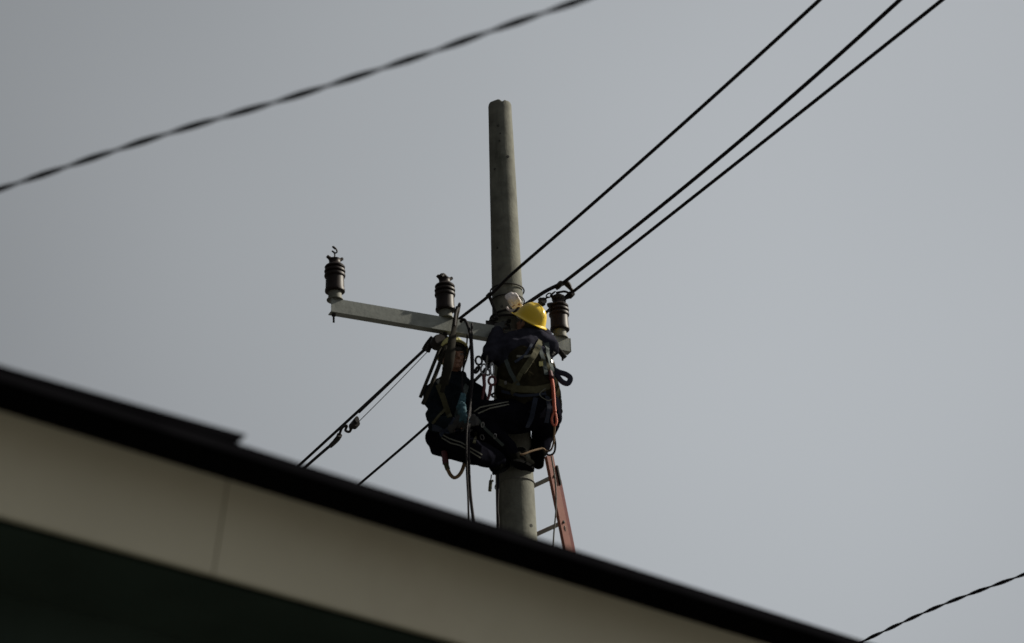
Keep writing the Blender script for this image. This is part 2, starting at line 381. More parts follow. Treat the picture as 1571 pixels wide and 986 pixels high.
# ------------------------------------------------------------------ power lines
WY = R(26.5); wd = Vector((-math.sin(WY), math.cos(WY), 0)); wn = Vector((wd.y, -wd.x, 0))
def wire(pts, p, r, name, label, group, ext0=0, ext1=0, parts=False):
    P = [inplane(x, y, p, wn) for x, y in pts]
    P = smoothpath(P, 10)
    if ext0:
        v = (P[0]-P[1]).normalized(); P = [P[0]+v*q+Z3*q*q*.002 for q in [ext0*k/14 for k in range(14, 0, -1)]]+P
    if ext1:
        v = (P[-1]-P[-2]).normalized(); P = P+[P[-1]+v*q+Z3*q*q*.002 for q in [ext1*k/14 for k in range(1, 15)]]
    bm = BM(); tube(bm, P, r, 10, smooth=False)
    o = obj(name, bm, BLKW, base=P[len(P)//2]); tag(o, label, 'power line', group); return o, P
def quad(a, b, c, n=7):
    o = []
    for i in range(n):
        x = a[0]+(c[0]-a[0])*i/(n-1)
        y = a[1]*(x-b[0])*(x-c[0])/((a[0]-b[0])*(a[0]-c[0]))+b[1]*(x-a[0])*(x-c[0])/((b[0]-a[0])*(b[0]-c[0]))+c[1]*(x-a[0])*(x-b[0])/((c[0]-a[0])*(c[0]-b[0]))
        o.append((x, y))
    return o
G = 'power lines running over the crossarm'
wire(quad((1257, 0), (1023, 212), (790, 416))+[(752, 452), (704, 489.5), (672, 517), (560, 621), (452, 720)], at(752, 453, -.13), .0125, 'power_line',
     'black power line crossing the pole and continuing to the lower left roof edge', G, 28, 22)
p2 = at(865, 433, -.02)
wire(quad((1380, 0), (1112, 235.5), (865, 433)), p2, .0138, 'power_line', 'thickest black power line coming from the upper right to the clamp above the yellow helmet', G, 28)
b = BM(); tube(b, [p2, at(838, 446, -.05), at(812, 463, -.12), at(797, 473, -.20), at(788, 481, -.22)], .0145, 10)
tag(obj('cable_tail', b, BLKW, base=p2), 'short black cable tail held in the white glove beside the pole', 'cable')
p3 = at(880, 448, .03)
wire(quad((1445, 0), (1150, 234), (877, 449)), p3, .0125, 'power_line', 'black power line on the far right ending in hardware over the right-hand insulator', G, 28)
wire([(857, 462), (790, 523), (663, 646), (545, 748)], at(857, 462, .12), .0115, 'power_line', 'black power line passing behind both workers and leaving below the left worker', G, 0, 22)
q0 = at(668, 522, -.32)
wire([(668, 522), (640, 547), (551, 632)], q0, .010, 'pulling_rope', 'short dark cable under tension from the crossarm down to the grip', None, 0, 0)
g1 = inplane(551, 632, q0, wn)
wire([(516, 676), (500, 689), (463, 721)], q0, .0125, 'power_line', 'black power line below the come-along grip, second from the left at the roof edge', G, 0, 22)
b = BM(); tube(b, [inplane(660, 535, q0, wn), inplane(600, 597, q0, wn), inplane(547, 650, q0, wn)], .0032, 6)
tag(obj('pulling_rope', b, ROPE, base=q0), 'thin grey rope stretched beside the tensioned cable', 'rope')
# come-along grip: jaws, hook, clamp
gc = inplane(542, 651, q0, wn); cu = thing('wire_grip', gc, 'small black come-along grip with hook clamped on the lower left cable', 'cable grip')
b = BM(); tube(b, [inplane(548, 643, q0, wn), inplane(538, 655, q0, wn)], .030, 8, smooth=False, flat=.6); lathe(b, inplane(545, 651, q0, wn)-an*.03, an, [(0, .03), (.06, .03)], 12); obj('jaw', b, RUST, cu)
b = BM(); tube(b, [inplane(x, y, q0, wn) for x, y in ((540, 655), (536, 662), (530, 660), (532, 653), (525, 656), (520, 668))], .011, 8); obj('hook', b, RUST, cu)
b = BM(); tube(b, [inplane(521, 667, q0, wn), inplane(517, 674, q0, wn), inplane(507, 684, q0, wn)], [.024, .018], 8); lathe(b, inplane(516, 674, q0, wn)-an*.03, an, [(0, .02), (.06, .02)], 6); obj('clamp', b, RUST, cu)
# hoist body slung under the crossarm
hc = at(674, 522, -.36); ho = thing('chain_hoist', hc, 'black hoist body slung under the crossarm beside the left worker helmet', 'hoist')
b = BM(); box(b, at(677, 523, -.36), *frame(wd), (.075, .07, .12), .012); lathe(b, at(672, 525, -.4)-an*.05, an, [(0, .045), (.02, .052), (.08, .052), (.1, .045)], 18); obj('housing', b, RUST, ho)
b = BM(); tube(b, [at(664, 517, -.32), at(656, 527, -.30), at(650, 537, -.27)], .022, 8, flat=.6); tube(b, [at(676, 512, -.36), at(679, 504, -.34), at(683, 511, -.36)], .008, 8); obj('hook', b, RUST, ho)
b = BM(); tube(b, [at(661, 527, -.36), at(656, 539, -.36)], .019, 8); obj('lever', b, RUST, ho)
# hardware by the right-hand insulator: shackles and links
sh = thing('wire_clamp', at(862, 440, 0), 'dark clamp and shackle joining two power lines above the right-hand insulator', 'clamp')
b = BM(); tube(b, [at(852, 442, -.01), at(860, 436, -.02), at(870, 434, -.02), at(875, 441, 0)], [.022, .016], 8); lathe(b, at(858, 437, -.03)-an*.035, an, [(0, .022), (.07, .022)], 8); obj('jaw', b, RUST, sh)
b = BM(); tube(b, [at(868, 436, 0), at(878, 446, .02), at(876, 454, .03), at(868, 457, .04)], .014, 8); tube(b, [at(853, 449, 0), at(866, 447, 0), at(874, 450, .02)], .009, 8); obj('shackle', b, RUST, sh)
b = BM(); tube(b, [at(876, 448, .03), at(866, 458, .05), at(857, 467, .08)], [.013, .02], 8); lathe(b, at(877, 453, .02)-an*.03, an, [(0, .016), (.06, .016)], 6); obj('strap', b, RUST, sh)
b = BM()
for (x, y, a) in ((848, 450, 1), (842, 453, 0), (837, 458, 1)):
    c = at(x, y, -.03); x1, y1, z1 = frame((at(862, 440, 0)-at(832, 462, -.05)))
    s2 = x1 if a else y1
    tube(b, [c+z1*(.026*math.cos(k*math.pi/6))+s2*(.015*math.sin(k*math.pi/6)) for k in range(12)], .0055, 6, closed=True)
obj('chain', b, RUST, sh)
b = BM(); lathe(b, at(832, 463, -.06)-an*.03, an, [(0, .026), (.06, .026)], 10); tube(b, [at(828, 458, -.06), at(834, 468, -.06)], .018, 8); obj('pulley', b, RUST, sh)

# ------------------------------------------------------------------ twisted service cables (far nearer / farther than the pole)
def twisted(pts, Z0, r, pitch, ext, label, phase=0):
    P = [atz(x, y, Z0) for x, y in pts]
    c = (P[-1]-P[0]).normalized(); a = -c
    Q = [P[0]+a*ext*(1-k/40) for k in range(40)]+smoothpath(P, 40)+[P[-1]+c*ext*(k/40) for k in range(1, 41)]; tot = 0; S = [0]
    for u_, v_ in zip(Q, Q[1:]): tot += (v_-u_).length; S.append(tot)
    step = pitch/14; n = int(tot/step); pts3 = []; j = 0
    for i in range(n):
        s = i*step
        while S[j+1] < s: j += 1
        t = (s-S[j])/(S[j+1]-S[j]); pts3.append(Q[j].lerp(Q[j+1], t))
    D = (P[-1]-P[0]).normalized(); x, y, z = frame(D)
    b = BM(); rings = []; seg = 12
    for i, p in enumerate(pts3):
        ph = phase+2*math.pi*i*step/pitch+.5*math.sin(i*step*1.1); u_ = x*math.cos(ph)+y*math.sin(ph); v_ = y*math.cos(ph)-x*math.sin(ph)
        rings.append([b.verts.new(p+u_*(r*math.cos(2*math.pi*k/seg))+v_*(r*.6*math.sin(2*math.pi*k/seg)*(.55+.6*abs(math.cos(2*math.pi*k/seg))))) for k in range(seg)])
    for A, B in zip(rings, rings[1:]):
        for k in range(seg): b.faces.new((A[k], A[(k+1) % seg], B[(k+1) % seg], B[k]))
    b.faces.new(rings[0][::-1]); b.faces.new(rings[-1]); bmesh.ops.recalc_face_normals(b, faces=b.faces)
    return tag(obj('twisted_cable', b, BLKW, base=P[len(P)//2]), label, 'cable')
Z1 = CAM.z + ray(450, 148).normalized().z*7.6
twisted([(-10, 293), (240, 210), (440, 151), (640, 87), (760, 45), (900, -3)], Z1, .0098, .355, 20, 'dark twisted cable running across the upper left corner of the sky')
Z2 = CAM.z + ray(1450, 932).normalized().z*17.5
twisted([(1318, 986), (1440, 930), (1571, 881)], Z2, .0125, .385, 20, 'thin dark twisted cable at the lower right above the roof edge')

# ------------------------------------------------------------------ ladder behind the pole
lad = thing('extension_ladder', at(880, 900, .35), 'orange fibreglass extension ladder leaning behind the right side of the pole', 'ladder')
rA, rB = at(843, 697, .16), at(875, 856, .62)          # near rail, top and lower point
ld = (rB-rA).normalized()
pR = at(850, 736, .22); rungd = pR-atz(816, 752, pR.z); rungd.z = 0; rungd.normalize()
wide = .40; lo = rA + ld*4.3
ln_ = rungd.cross(ld).normalized()
def rail(p0, length, m, w_, name='rail'):
    # C-channel rail: flange and web
    bm = BM(); c = p0+ld*(length/2)
    box(bm, c, rungd, ln_, ld, (.008, w_, length), .0015)
    box(bm, c+ln_*(w_/2-.003)-rungd*.012, rungd, ln_, ld, (.026, .007, length*.999), .0015)
    box(bm, c-ln_*(w_/2-.003)-rungd*.012, rungd, ln_, ld, (.026, .007, length*.999), .0015)
    return obj(name, bm, m, lad, smooth=False)
# measured in the photograph the near rail is about 0.07 m wide
rail(rA, 6.8, REDL, .078)
rail(rA-rungd*wide, 6.8, REDL, .078)
r2 = at(856.5, 738, .36)
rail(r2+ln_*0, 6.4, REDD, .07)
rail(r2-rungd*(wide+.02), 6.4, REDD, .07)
sp = .355
t0 = (at(852, 733, .2)-rA).dot(ld)
for i in range(18):
    c = rA+ld*(t0+i*.36)-rungd*(wide/2)
    b = BM(); tube(b, [c-rungd*(wide/2-.006), c+rungd*(wide/2-.006)], .017, 8, smooth=False); obj('rung', b, ALUM, lad)
    if i < 3:
        e = rA+ld*(t0+i*.36)
        b = BM(); lathe(b, e+rungd*.004, rungd, [(0, .013), (.004, .013), (.008, .006)], 10); obj('rivet', b, RUST, lad)
        b = BM(); bmesh.ops.create_cube(b, size=1e-4) if False else tube(b, [e-rungd*.05+ld*.0, e-rungd*.004+ld*.03, e-rungd*.004+ld*.07], .012, 6, flat=.5); obj('brace', b, ALUM, lad)
b = BM(); box(b, rA+ld*.18+ln_*.05, rungd, ln_, ld, (.03, .03, .16), .008); obj('guide_bracket', b, RUST, lad)

# ------------------------------------------------------------------ people: capsules joined into one surface by a voxel remesh
def cap(bm, p0, r0_, p1, r1_, seg=14, sx=1.0, hint=None):
    p0, p1 = Vector(p0), Vector(p1); z = (p1-p0); ln = z.length
    x, y, z = frame(z, hint or Vector((.13, .31, .94)))
    rings = []
    for k in range(5):
        a = -math.pi/2+math.pi/2*k/5+.12; rings.append((p0+z*(r0_*math.sin(a)), r0_*math.cos(a)))
    rings.append((p0, r0_)); rings.append((p0.lerp(p1, .5), (r0_+r1_)/2)); rings.append((p1, r1_))
    for k in range(1, 6):
        a = math.pi/2*k/5-.12*(k == 5); rings.append((p1+z*(r1_*math.sin(a)), r1_*math.cos(a)))
    V = [[bm.verts.new(c+x*(r*math.cos(2*math.pi*k/seg))*sx+y*(r*math.sin(2*math.pi*k/seg))) for k in range(seg)] for c, r in rings]
    for A, B in zip(V, V[1:]):
        for k in range(seg): bm.faces.new((A[k], A[(k+1) % seg], B[(k+1) % seg], B[k]))
    bm.faces.new(V[0][::-1]); bm.faces.new(V[-1])
def ell(bm, c, ax, s):
    """ax: three unit vectors, s: semi-axes"""
    g = bmesh.ops.create_uvsphere(bm, u_segments=20, v_segments=14, radius=1)
    m = Matrix((ax[0]*s[0], ax[1]*s[1], ax[2]*s[2])).transposed()
    for v in g['verts']: v.co = m @ v.co + Vector(c)
def chain(bm, pts):
    for (p, r), (q, s) in zip(pts, pts[1:]): cap(bm, p, r, q, s)
def fuse(bm, vox, smooth=3, fold=0, fscale=9, fdir=None):
    me = bpy.data.meshes.new('tmp'); bm.to_mesh(me); bm.free()
    o = bpy.data.objects.new('tmp', me); COL.objects.link(o)
    m = o.modifiers.new('r', 'REMESH'); m.mode = 'VOXEL'; m.voxel_size = vox
    if smooth:
        m = o.modifiers.new('s', 'SMOOTH'); m.iterations = smooth; m.factor = .5
    dg = bpy.context.evaluated_depsgraph_get(); me2 = bpy.data.meshes.new_from_object(o.evaluated_get(dg))
    nb = BM(); nb.from_mesh(me2)
    bpy.data.objects.remove(o); bpy.data.meshes.remove(me); bpy.data.meshes.remove(me2)
    if fold:
        nb.normal_update(); off = []
        for v in nb.verts:
            q = v.co*fscale; q2 = Vector((q.x+.6*noise.noise(q*.5)*2, q.y, q.z*1.7+1.2*noise.noise(q*.4)))
            h = 1-abs(noise.noise(q2))*2.2; h2 = noise.noise(v.co*fscale*2.7)
            off.append(v.normal*(fold*(h-.45)+fold*.35*h2))
        for v, o_ in zip(nb.verts, off): v.co += o_
    return nb
def hand(bm, wrist, dirn, nrm, side, curl=.6, r=.0088, s=1.0):
    """wrist point, direction to fingers, palm normal; side +1/-1 puts the thumb; fingers close towards nrm"""
    dn = Vector(dirn).normalized(); nm = Vector(nrm); nm = (nm-dn*nm.dot(dn)).normalized(); sd_ = dn.cross(nm)*side
    wr = Vector(wrist)
    for k in range(4):
        o = (k-1.5)*.020*s; base = wr+dn*(.088*s)+sd_*o
        cap(bm, wr+dn*.01+sd_*o*.7, .016*s, base, .0125*s, 8)
        L_ = (.042, .047, .044, .034)[k]*s; p = base; a = curl*.6
        for j, f in enumerate((1, .62, .48)):
            v = dn*math.cos(a)+nm*math.sin(a); q = p+v*(L_*f); cap(bm, p, r*(1-.08*j)*s, q, r*(.93-.08*j)*s, 8); p = q; a += curl
    tb = wr+dn*.03*s-sd_*.028*s; v = (dn*.6-sd_*.6+nm*.45).normalized(); q = tb+v*.045*s
    cap(bm, tb, .014*s, q, .0105*s, 8); v2 = (dn*.75-sd_*.15+nm*.65).normalized(); cap(bm, q, .0102*s, q+v2*.032*s, .0085*s, 8)
def head(bm, c, F, U, neck):
    F = Vector(F).normalized(); U = Vector(U); U = (U-F*U.dot(F)).normalized(); Rr = F.cross(U)
    ax = (Rr, F, U)
    ell(bm, c+U*.02-F*.01, ax, (.077, .096, .10))            # cranium
    ell(bm, c-U*.045+F*.022, ax, (.058, .066, .068))         # face and jaw
    ell(bm, c-U*.098+F*.062, ax, (.022, .02, .018))          # chin
    for s in (-1, 1):
        ell(bm, c+Rr*(.078*s)-U*.012-F*.008, ax, (.011, .020, .031))    # ear
        ell(bm, c+Rr*(.040*s)-U*.035+F*.062, ax, (.022, .02, .02))     # cheek
        ell(bm, c+Rr*(.03*s)+U*.018+F*.083, ax, (.022, .009, .007))    # brow
    cap(bm, c+F*.088+U*.005, .008, c+F*.108-U*.036, .013, 8)            # nose
    ell(bm, c+F*.098-U*.042, ax, (.018, .012, .009))
    ell(bm, c+F*.087-U*.066, ax, (.024, .010, .006)); ell(bm, c+F*.085-U*.077, ax, (.02, .010, .007))  # lips
    cap(bm, c-U*.06-F*.02, .058, neck, .06)
    return ax
def eyes(parent, c, ax):
    for s in (-1, 1):
        b = BM(); ell(b, c+ax[0]*(.031*s)+ax[2]*.0+ax[1]*.0775, ax, (.013, .010, .008)); e = obj('eye', b, EYEW, parent)
        b = BM(); ell(b, c+ax[0]*(.031*s)+ax[2]*.0+ax[1]*.0845, ax, (.0055, .004, .0055)); obj('pupil', b, HAIR, e)
EYEW = mat('eye_white', (.35, .32, .3), .3, var=.02)
def helmet(parent, c, F, U, m, name='hard_hat', size=1.0):
    F = Vector(F).normalized(); U = Vector(U); U = (U-F*U.dot(F)).normalized(); Rr = F.cross(U); c = Vector(c)
    b = BM(); seg = 40; rows = []
    prof = [(-.006, 1.19), (.0, 1.20), (.004, 1.12), (.012, 1.035), (.03, 1.0)]+[(.145*math.sin(a), math.cos(a)**.75) for a in [R(q) for q in (22, 34, 46, 56, 66, 75, 83)]]
    for h, s in prof:
        row = []
        for k in range(seg):
            a = 2*math.pi*k/seg; ca, sa = math.cos(a), math.sin(a)   # ca: forward
            rr = s; brim = max(0, s-1.02)
            x_ = .112*rr*sa; y_ = .138*rr*ca
            if brim > 0 and ca > 0: y_ += .038*ca*ca*brim/.18; 
            hh = h*1.0 - (.018*max(0, ca)**2 if brim > .05 else 0)
            if .02 < h and abs(sa) < .2 and s < .99: hh += .006
            row.append(b.verts.new(c+Rr*x_*size+F*y_*size+U*hh*size))
        rows.append(row)
    for A, B in zip(rows, rows[1:]):
        for k in range(seg): b.faces.new((A[k], A[(k+1) % seg], B[(k+1) % seg], B[k]))
    b.faces.new(rows[-1])
    bmesh.ops.recalc_face_normals(b, faces=b.faces)
    bmesh.ops.solidify(b, geom=list(b.faces), thickness=.004)
    h = obj(name, b, m, parent)
    # moulded ridges over the crown
    for off in (-.028, 0, .028):
        P = []
        for q in range(-58, 70, 8):
            a = R(q); yy = .137*math.sin(a); base_h = .145*math.cos(a)**1.0
            k_ = math.sqrt(max(0, 1-(off/.112)**2)); P.append(c+F*yy*k_*size+U*(base_h*k_+.001)*size+Rr*off*size)
        bb = BM(); tube(bb, P, .006 if off else .009, 6, smooth=True, n=3); obj('ridge', bb, m, h)
    bb = BM(); ring_p = [c+Rr*(.098*math.cos(2*math.pi*k/28))+F*(.118*math.sin(2*math.pi*k/28))+U*.006 for k in range(28)]
    tube(bb, ring_p, .010, 6, closed=True, hint=U, flat=1.6); obj('headband', bb, HAIR, h)
    return h
def bvh(o):
    me = o.data; off = ORI[o.name]
    return BVHTree.FromPolygons([v.co+off for v in me.vertices], [tuple(p.vertices) for p in me.polygons])
def drape(trees, pts, lift=.006, n=6):
    """lay a line on the cloth surface it lies on in the photograph"""
    Q = []
    for (x0, y0), (x1, y1) in zip(pts, pts[1:]):
        for k in range(n): Q.append((x0+(x1-x0)*k/n, y0+(y1-y0)*k/n))
    Q.append(pts[-1]); out_ = []
    for x, y in Q:
        dd = ray(x, y).normalized(); best = None
        for t in trees:
            h = t.ray_cast(CAM, dd)
            if h[0] is not None and (best is None or h[3] < best[3]): best = h
        if best: out_.append((best[0]+best[1]*lift, best[1]))
    return out_
def strap_on(trees, pts, wdt, m, parent, name='strap', lift=.004, th=.0035, label=None):
    D = drape(trees, pts, lift)
    if len(D) < 2: return None
    b = BM(); rings = []
    for i, (p, nr) in enumerate(D):
        a = D[max(0, i-1)][0]; c = D[min(len(D)-1, i+1)][0]; t = (c-a).normalized(); s = t.cross(nr)
        if s.length < .1: s = rings[-1][1] if rings else X3
        s.normalize(); nr = s.cross(t)
        rings.append(([b.verts.new(p+s*(wdt/2*u_)+nr*(th*v_)) for u_, v_ in ((-1, -1), (1, -1), (1, 1), (-1, 1))], s))
    for (A, _), (B, _) in zip(rings, rings[1:]):
        for k in range(4): b.faces.new((A[k], A[(k+1) % 4], B[(k+1) % 4], B[k]))
    b.faces.new(rings[0][0][::-1]); b.faces.new(rings[-1][0])
    return obj(name, b, m, parent, label=label)
def boot(parent, ankle, heel, toe, sole_n):
    b = BM(); cap(b, ankle, .060, heel.lerp(ankle, .35), .058); cap(b, heel, .045, toe, .040, sx=1.1); cap(b, ankle.lerp(heel, .3), .055, heel.lerp(toe, .55), .042)
    o = obj('boot', fuse(b, .010, 3), BOOT, parent)
    t = (toe-heel).normalized(); s_ = Vector(sole_n).normalized(); sd_ = t.cross(s_).normalized(); s_ = sd_.cross(t)
    b = BM(); n = 20; lo_ = []; hi_ = []
    L_ = (toe-heel).length+.085; c = heel.lerp(toe, .5)
    for k in range(n):
        a = 2*math.pi*k/n; w_ = .045*(1-.12*math.cos(a)); q = c+t*(L_/2*math.cos(a))+sd_*(w_*math.sin(a))
        lo_.append(b.verts.new(q+s_*.052)); hi_.append(b.verts.new(q+s_*.030))
    for k in range(n): b.faces.new((lo_[k], lo_[(k+1) % n], hi_[(k+1) % n], hi_[k]))
    b.faces.new(lo_[::-1]); b.faces.new(hi_); bmesh.ops.recalc_face_normals(b, faces=b.faces); obj('sole', b, SOLE, o, smooth=False)
    return o

# ---- worker on the right of the pole, seen from behind, looking up at the pole
A = at
W1 = thing('person', A(815, 715, -.2), 'worker in bright yellow helmet and olive vest, seen from behind at the pole', 'person')
hc1 = A(813, 497, -.30); F1 = Vector((-.58, .42, .66)); U1 = Vector((.47, -.50, .72))
nk = A(818, 520, -.33); ch = A(810, 552, -.34); wa = A(812, 590, -.36); pe = A(824, 625, -.36)
shR, shL = A(842, 533, -.36), A(781, 528, -.34)
elR, wrR = A(832, 512, -.06), A(800, 482, -.17)
elL, wrL = A(752, 546, -.42), A(764, 508, -.30)
hpL, hpR = A(808, 636, -.36), A(836, 638, -.33)
knL, anL = A(724, 632, -.55), A(781, 690, -.33)
knR, anR = A(836, 656, .02), A(828, 690, -.02)
b = BM(); ax1 = head(b, hc1, F1, U1, nk)
chain(b, [(nk, .06), (ch, .13), (wa, .12), (pe, .13)])
chain(b, [(nk, .055), (shR, .05), (elR, .038), (wrR, .027)]); chain(b, [(nk, .055), (shL, .05), (elL, .038), (wrL, .027)])
chain(b, [(pe, .12), (hpL, .085), (knL, .055), (anL, .038)]); chain(b, [(pe, .12), (hpR, .085), (knR, .055), (anR, .038)])
hand(b, wrL, A(768, 492, -.22)-wrL, Vector((.3, .9, 0)), 1, .7)
hand(b, wrR, A(791, 466, -.22)-wrR, Vector((0, .8, .2)), -1, .5)
body1 = obj('body', fuse(b, .0065, 2), SKIN, W1); eyes(body1, hc1, ax1)
b = BM(); ell(b, hc1+ax1[2]*.02-ax1[1]*.018, ax1, (.085, .098, .10)); ell(b, hc1-ax1[2]*.03-ax1[1]*.05, ax1, (.068, .05, .05)); obj('hair', fuse(b, .012, 2), HAIR, W1)
b = BM(); chain(b, [(nk+Z3*-.01, .085), (ch, .185), (wa, .165), (pe, .165)]); cap(b, A(790, 548, -.36), .15, A(800, 592, -.38), .13)
cap(b, nk, .09, shR, .078); cap(b, nk, .09, shL, .09)
cap(b, shR, .078, elR, .058); cap(b, elR, .058, wrR-(wrR-elR).normalized()*.03, .045)
cap(b, shL, .09, elL, .068); cap(b, elL, .068, wrL-(wrL-elL).normalized()*.02, .05)
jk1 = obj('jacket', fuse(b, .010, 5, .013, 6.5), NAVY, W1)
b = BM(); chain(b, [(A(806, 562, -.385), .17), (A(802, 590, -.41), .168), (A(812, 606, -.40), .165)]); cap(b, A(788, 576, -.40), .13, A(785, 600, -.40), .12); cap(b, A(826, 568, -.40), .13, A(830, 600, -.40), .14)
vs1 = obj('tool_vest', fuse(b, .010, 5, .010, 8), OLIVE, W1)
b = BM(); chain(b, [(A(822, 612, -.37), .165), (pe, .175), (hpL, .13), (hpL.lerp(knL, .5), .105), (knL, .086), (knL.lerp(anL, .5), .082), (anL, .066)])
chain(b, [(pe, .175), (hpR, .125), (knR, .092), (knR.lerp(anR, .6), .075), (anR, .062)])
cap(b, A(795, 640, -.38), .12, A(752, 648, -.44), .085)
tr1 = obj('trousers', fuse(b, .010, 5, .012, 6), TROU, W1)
boot(W1, anL, A(787, 700, -.30), A(812, 712, -.10)-Z3*0, Vector((.2, .1, -1)))
boot(W1, anR, A(826, 694, -.05), A(826, 712, .02), Vector((-.8, .3, -.3)))
helmet(W1, hc1+ax1[2]*.03-ax1[1]*.004-X3*.012, F1, U1, YEL, size=.93)
# gloved right hand gripping the cable tail
b = BM(); hand(b, wrR-(wrR-elR).normalized()*-.0, A(791, 465, -.22)-wrR, Vector((0, .8, .2)), -1, .5, r=.0135, s=1.12); cap(b, wrR, .042, wrR.lerp(elR, .5), .045)
obj('glove', fuse(b, .007, 1, .004, 30), GLOV, W1, label='white glove on the raised hand')
b = BM(); hand(b, wrL, A(768, 492, -.22)-wrL, Vector((.3, .9, 0)), 1, .7, r=.0130, s=1.12); cap(b, wrL, .040, wrL.lerp(elL, .2), .043)
obj('glove', fuse(b, .007, 1, .003, 30), GLVD, W1, label='dark glove on the hand at the crossarm clamp')
T1 = [bvh(jk1), bvh(vs1), bvh(tr1)]
hn = strap_on(T1, [(829, 523), (823, 538), (812, 556), (801, 572)], .045, WEB, W1, 'harness')
for pts, wd_, m_ in (([(838, 526), (840, 545), (846, 566), (848, 590)], .04, WEBG), ([(826, 530), (833, 550), (838, 575)], .032, WEBG),
                     ([(776, 552), (784, 572), (796, 592)], .03, WEBG), ([(816, 528), (806, 545), (790, 556)], .02, WEBN), ([(770, 600), (800, 607), (845, 604)], .02, WEBN), ([(766, 586), (790, 596), (822, 598), (850, 592)], .05, WEB), ([(793, 547), (805, 547.5), (816, 546)], .02, REFL),
                     ([(800, 572), (790, 590), (786, 606)], .035, WEB), ([(822, 610), (816, 640), (808, 655)], .035, WEBN),
                     ([(838, 600), (842, 625), (838, 648)], .035, WEBN), ([(830, 552), (840, 560), (845, 572)], .028, WEB)):
    strap_on(T1, pts, wd_, m_, hn, 'strap')
for x, y, s in ((830, 559, .03), (848, 541, .022), (845, 555, .018), (777, 587, .02)):
    D = drape(T1, [(x, y), (x+.5, y)], .010)
    if D:
        b = BM(); xx, yy, zz = frame(D[0][1]); box(b, D[0][0], xx, yy, zz, (s, s*1.3, .008), .002); obj('buckle', b, BUCK if s < .025 else YELP, hn)
for pts in ([(727, 631), (736, 625), (755, 621), (780, 616.5)], [(733, 634), (752, 626), (781, 620.5)]):
    strap_on([T1[2]], pts, .0085, REFL, tr1, 'side_stripe', .003, .0015)
for pts in ([(731, 640), (745, 658), (772, 683)], ):
    strap_on([T1[2]], pts, .02, WEBG, tr1, 'knee_strap', .004)
for x, y in ((740, 651), (759, 668)):
    D = drape(T1, [(x, y), (x+.5, y)], .008)
    if D:
        b = BM(); xx, yy, zz = frame(D[0][1]); tube(b, [D[0][0]+xx*.011*math.cos(k*math.pi/5)+yy*.019*math.sin(k*math.pi/5) for k in range(10)], .004, 6, closed=True); obj('buckle', b, BUCK, hn)
b = BM(); box(b, A(852, 617, -.30), X3, Y3, Z3, (.085, .13, .22), .03); cap(b, A(853, 600, -.3), .035, A(855, 632, -.3), .04); obj('tool_pouch', fuse(b, .011, 2, .006, 14), BOOT, W1)
b = BM(); box(b, A(838, 598, -.50), X3, Y3, Z3, (.13, .05, .17), .02); obj('tool_pouch', fuse(b, .011, 2, .006, 14), OLIVE, W1)
# navy web loop standing off the belt
b = BM(); tube(b, [A(843, 562, -.45), A(856, 570, -.47), A(868, 574, -.47), A(875, 580, -.46), A(871, 588, -.45), A(862, 585, -.45), A(853, 574, -.46), A(845, 570, -.45)], .020, 8, flat=.3, hint=fw)
obj('web_loop', b, WEBN, W1)

# ---- worker on the left, seated in the harness, facing the camera
W2 = thing('person', A(700, 725, -.2), 'worker in black jacket sitting back in harness left of the pole, face showing', 'person')
hc2 = A(697, 551, -.42); F2 = Vector((.30, -.90, .10)); U2 = Vector((-.03, .10, .99))
nk = A(694, 582, -.38); ch = A(692, 610, -.36); wa = A(692, 640, -.34); pe = A(692, 664, -.30)
shR, shL = A(666, 603, -.38), A(726, 604, -.34)      # his right, his left
elR, wrR = A(670, 650, -.48), A(700, 650, -.62)
elL, wrL = A(740, 628, -.42), A(716, 640, -.60)
hpR, hpL = A(684, 672, -.34), A(704, 668, -.24)
knR, anR = A(722, 692, -.66), A(762, 704, -.36)
knL, anL = A(748, 668, -.40), A(778, 690, -.24)
b = BM(); ax2 = head(b, hc2, F2, U2, nk)
chain(b, [(nk, .058), (ch, .13), (wa, .12), (pe, .13)])
chain(b, [(nk, .055), (shR, .05), (elR, .038), (wrR, .027)]); chain(b, [(nk, .055), (shL, .05), (elL, .038), (wrL, .027)])
chain(b, [(pe, .12), (hpR, .085), (knR, .055), (anR, .038)]); chain(b, [(pe, .12), (hpL, .085), (knL, .055), (anL, .038)])
hand(b, wrR, Vector((.9, -.2, .1)), Vector((0, .9, .3)), 1, .8); hand(b, wrL, Vector((-.7, -.3, -.4)), Vector((0, .8, -.4)), -1, .8)
body2 = obj('body', fuse(b, .0065, 2), SKIN, W2); eyes(body2, hc2, ax2)
b = BM(); ell(b, hc2+ax2[2]*.028-ax2[1]*.018, ax2, (.084, .098, .095)); ell(b, hc2+ax2[2]*.045+ax2[1]*.026, ax2, (.080, .080, .042)); ell(b, hc2-ax2[2]*.02-ax2[1]*.05, ax2, (.07, .05, .05)); obj('hair', fuse(b, .012, 2), HAIR, W2)  # forward lobe added: helmet peak's shade on the brow, drawn as dark hair
b = BM(); chain(b, [(nk-Z3*.03, .095), (ch, .175), (wa, .16), (pe, .165)]); cap(b, nk-Z3*.05, .085, shR, .085); cap(b, nk-Z3*.05, .085, shL, .085)
cap(b, shR, .085, elR, .066); cap(b, elR, .066, wrR-(wrR-elR).normalized()*.03, .045); cap(b, shL, .085, elL, .066); cap(b, elL, .066, wrL-(wrL-elL).normalized()*.03, .045)
cap(b, A(681, 584, -.42), .035, A(690, 596, -.50), .03); cap(b, A(708, 580, -.40), .05, A(712, 592, -.44), .05)   # stand-up collar
jk2 = obj('jacket', fuse(b, .010, 5, .013, 6.5), DARKJ, W2)
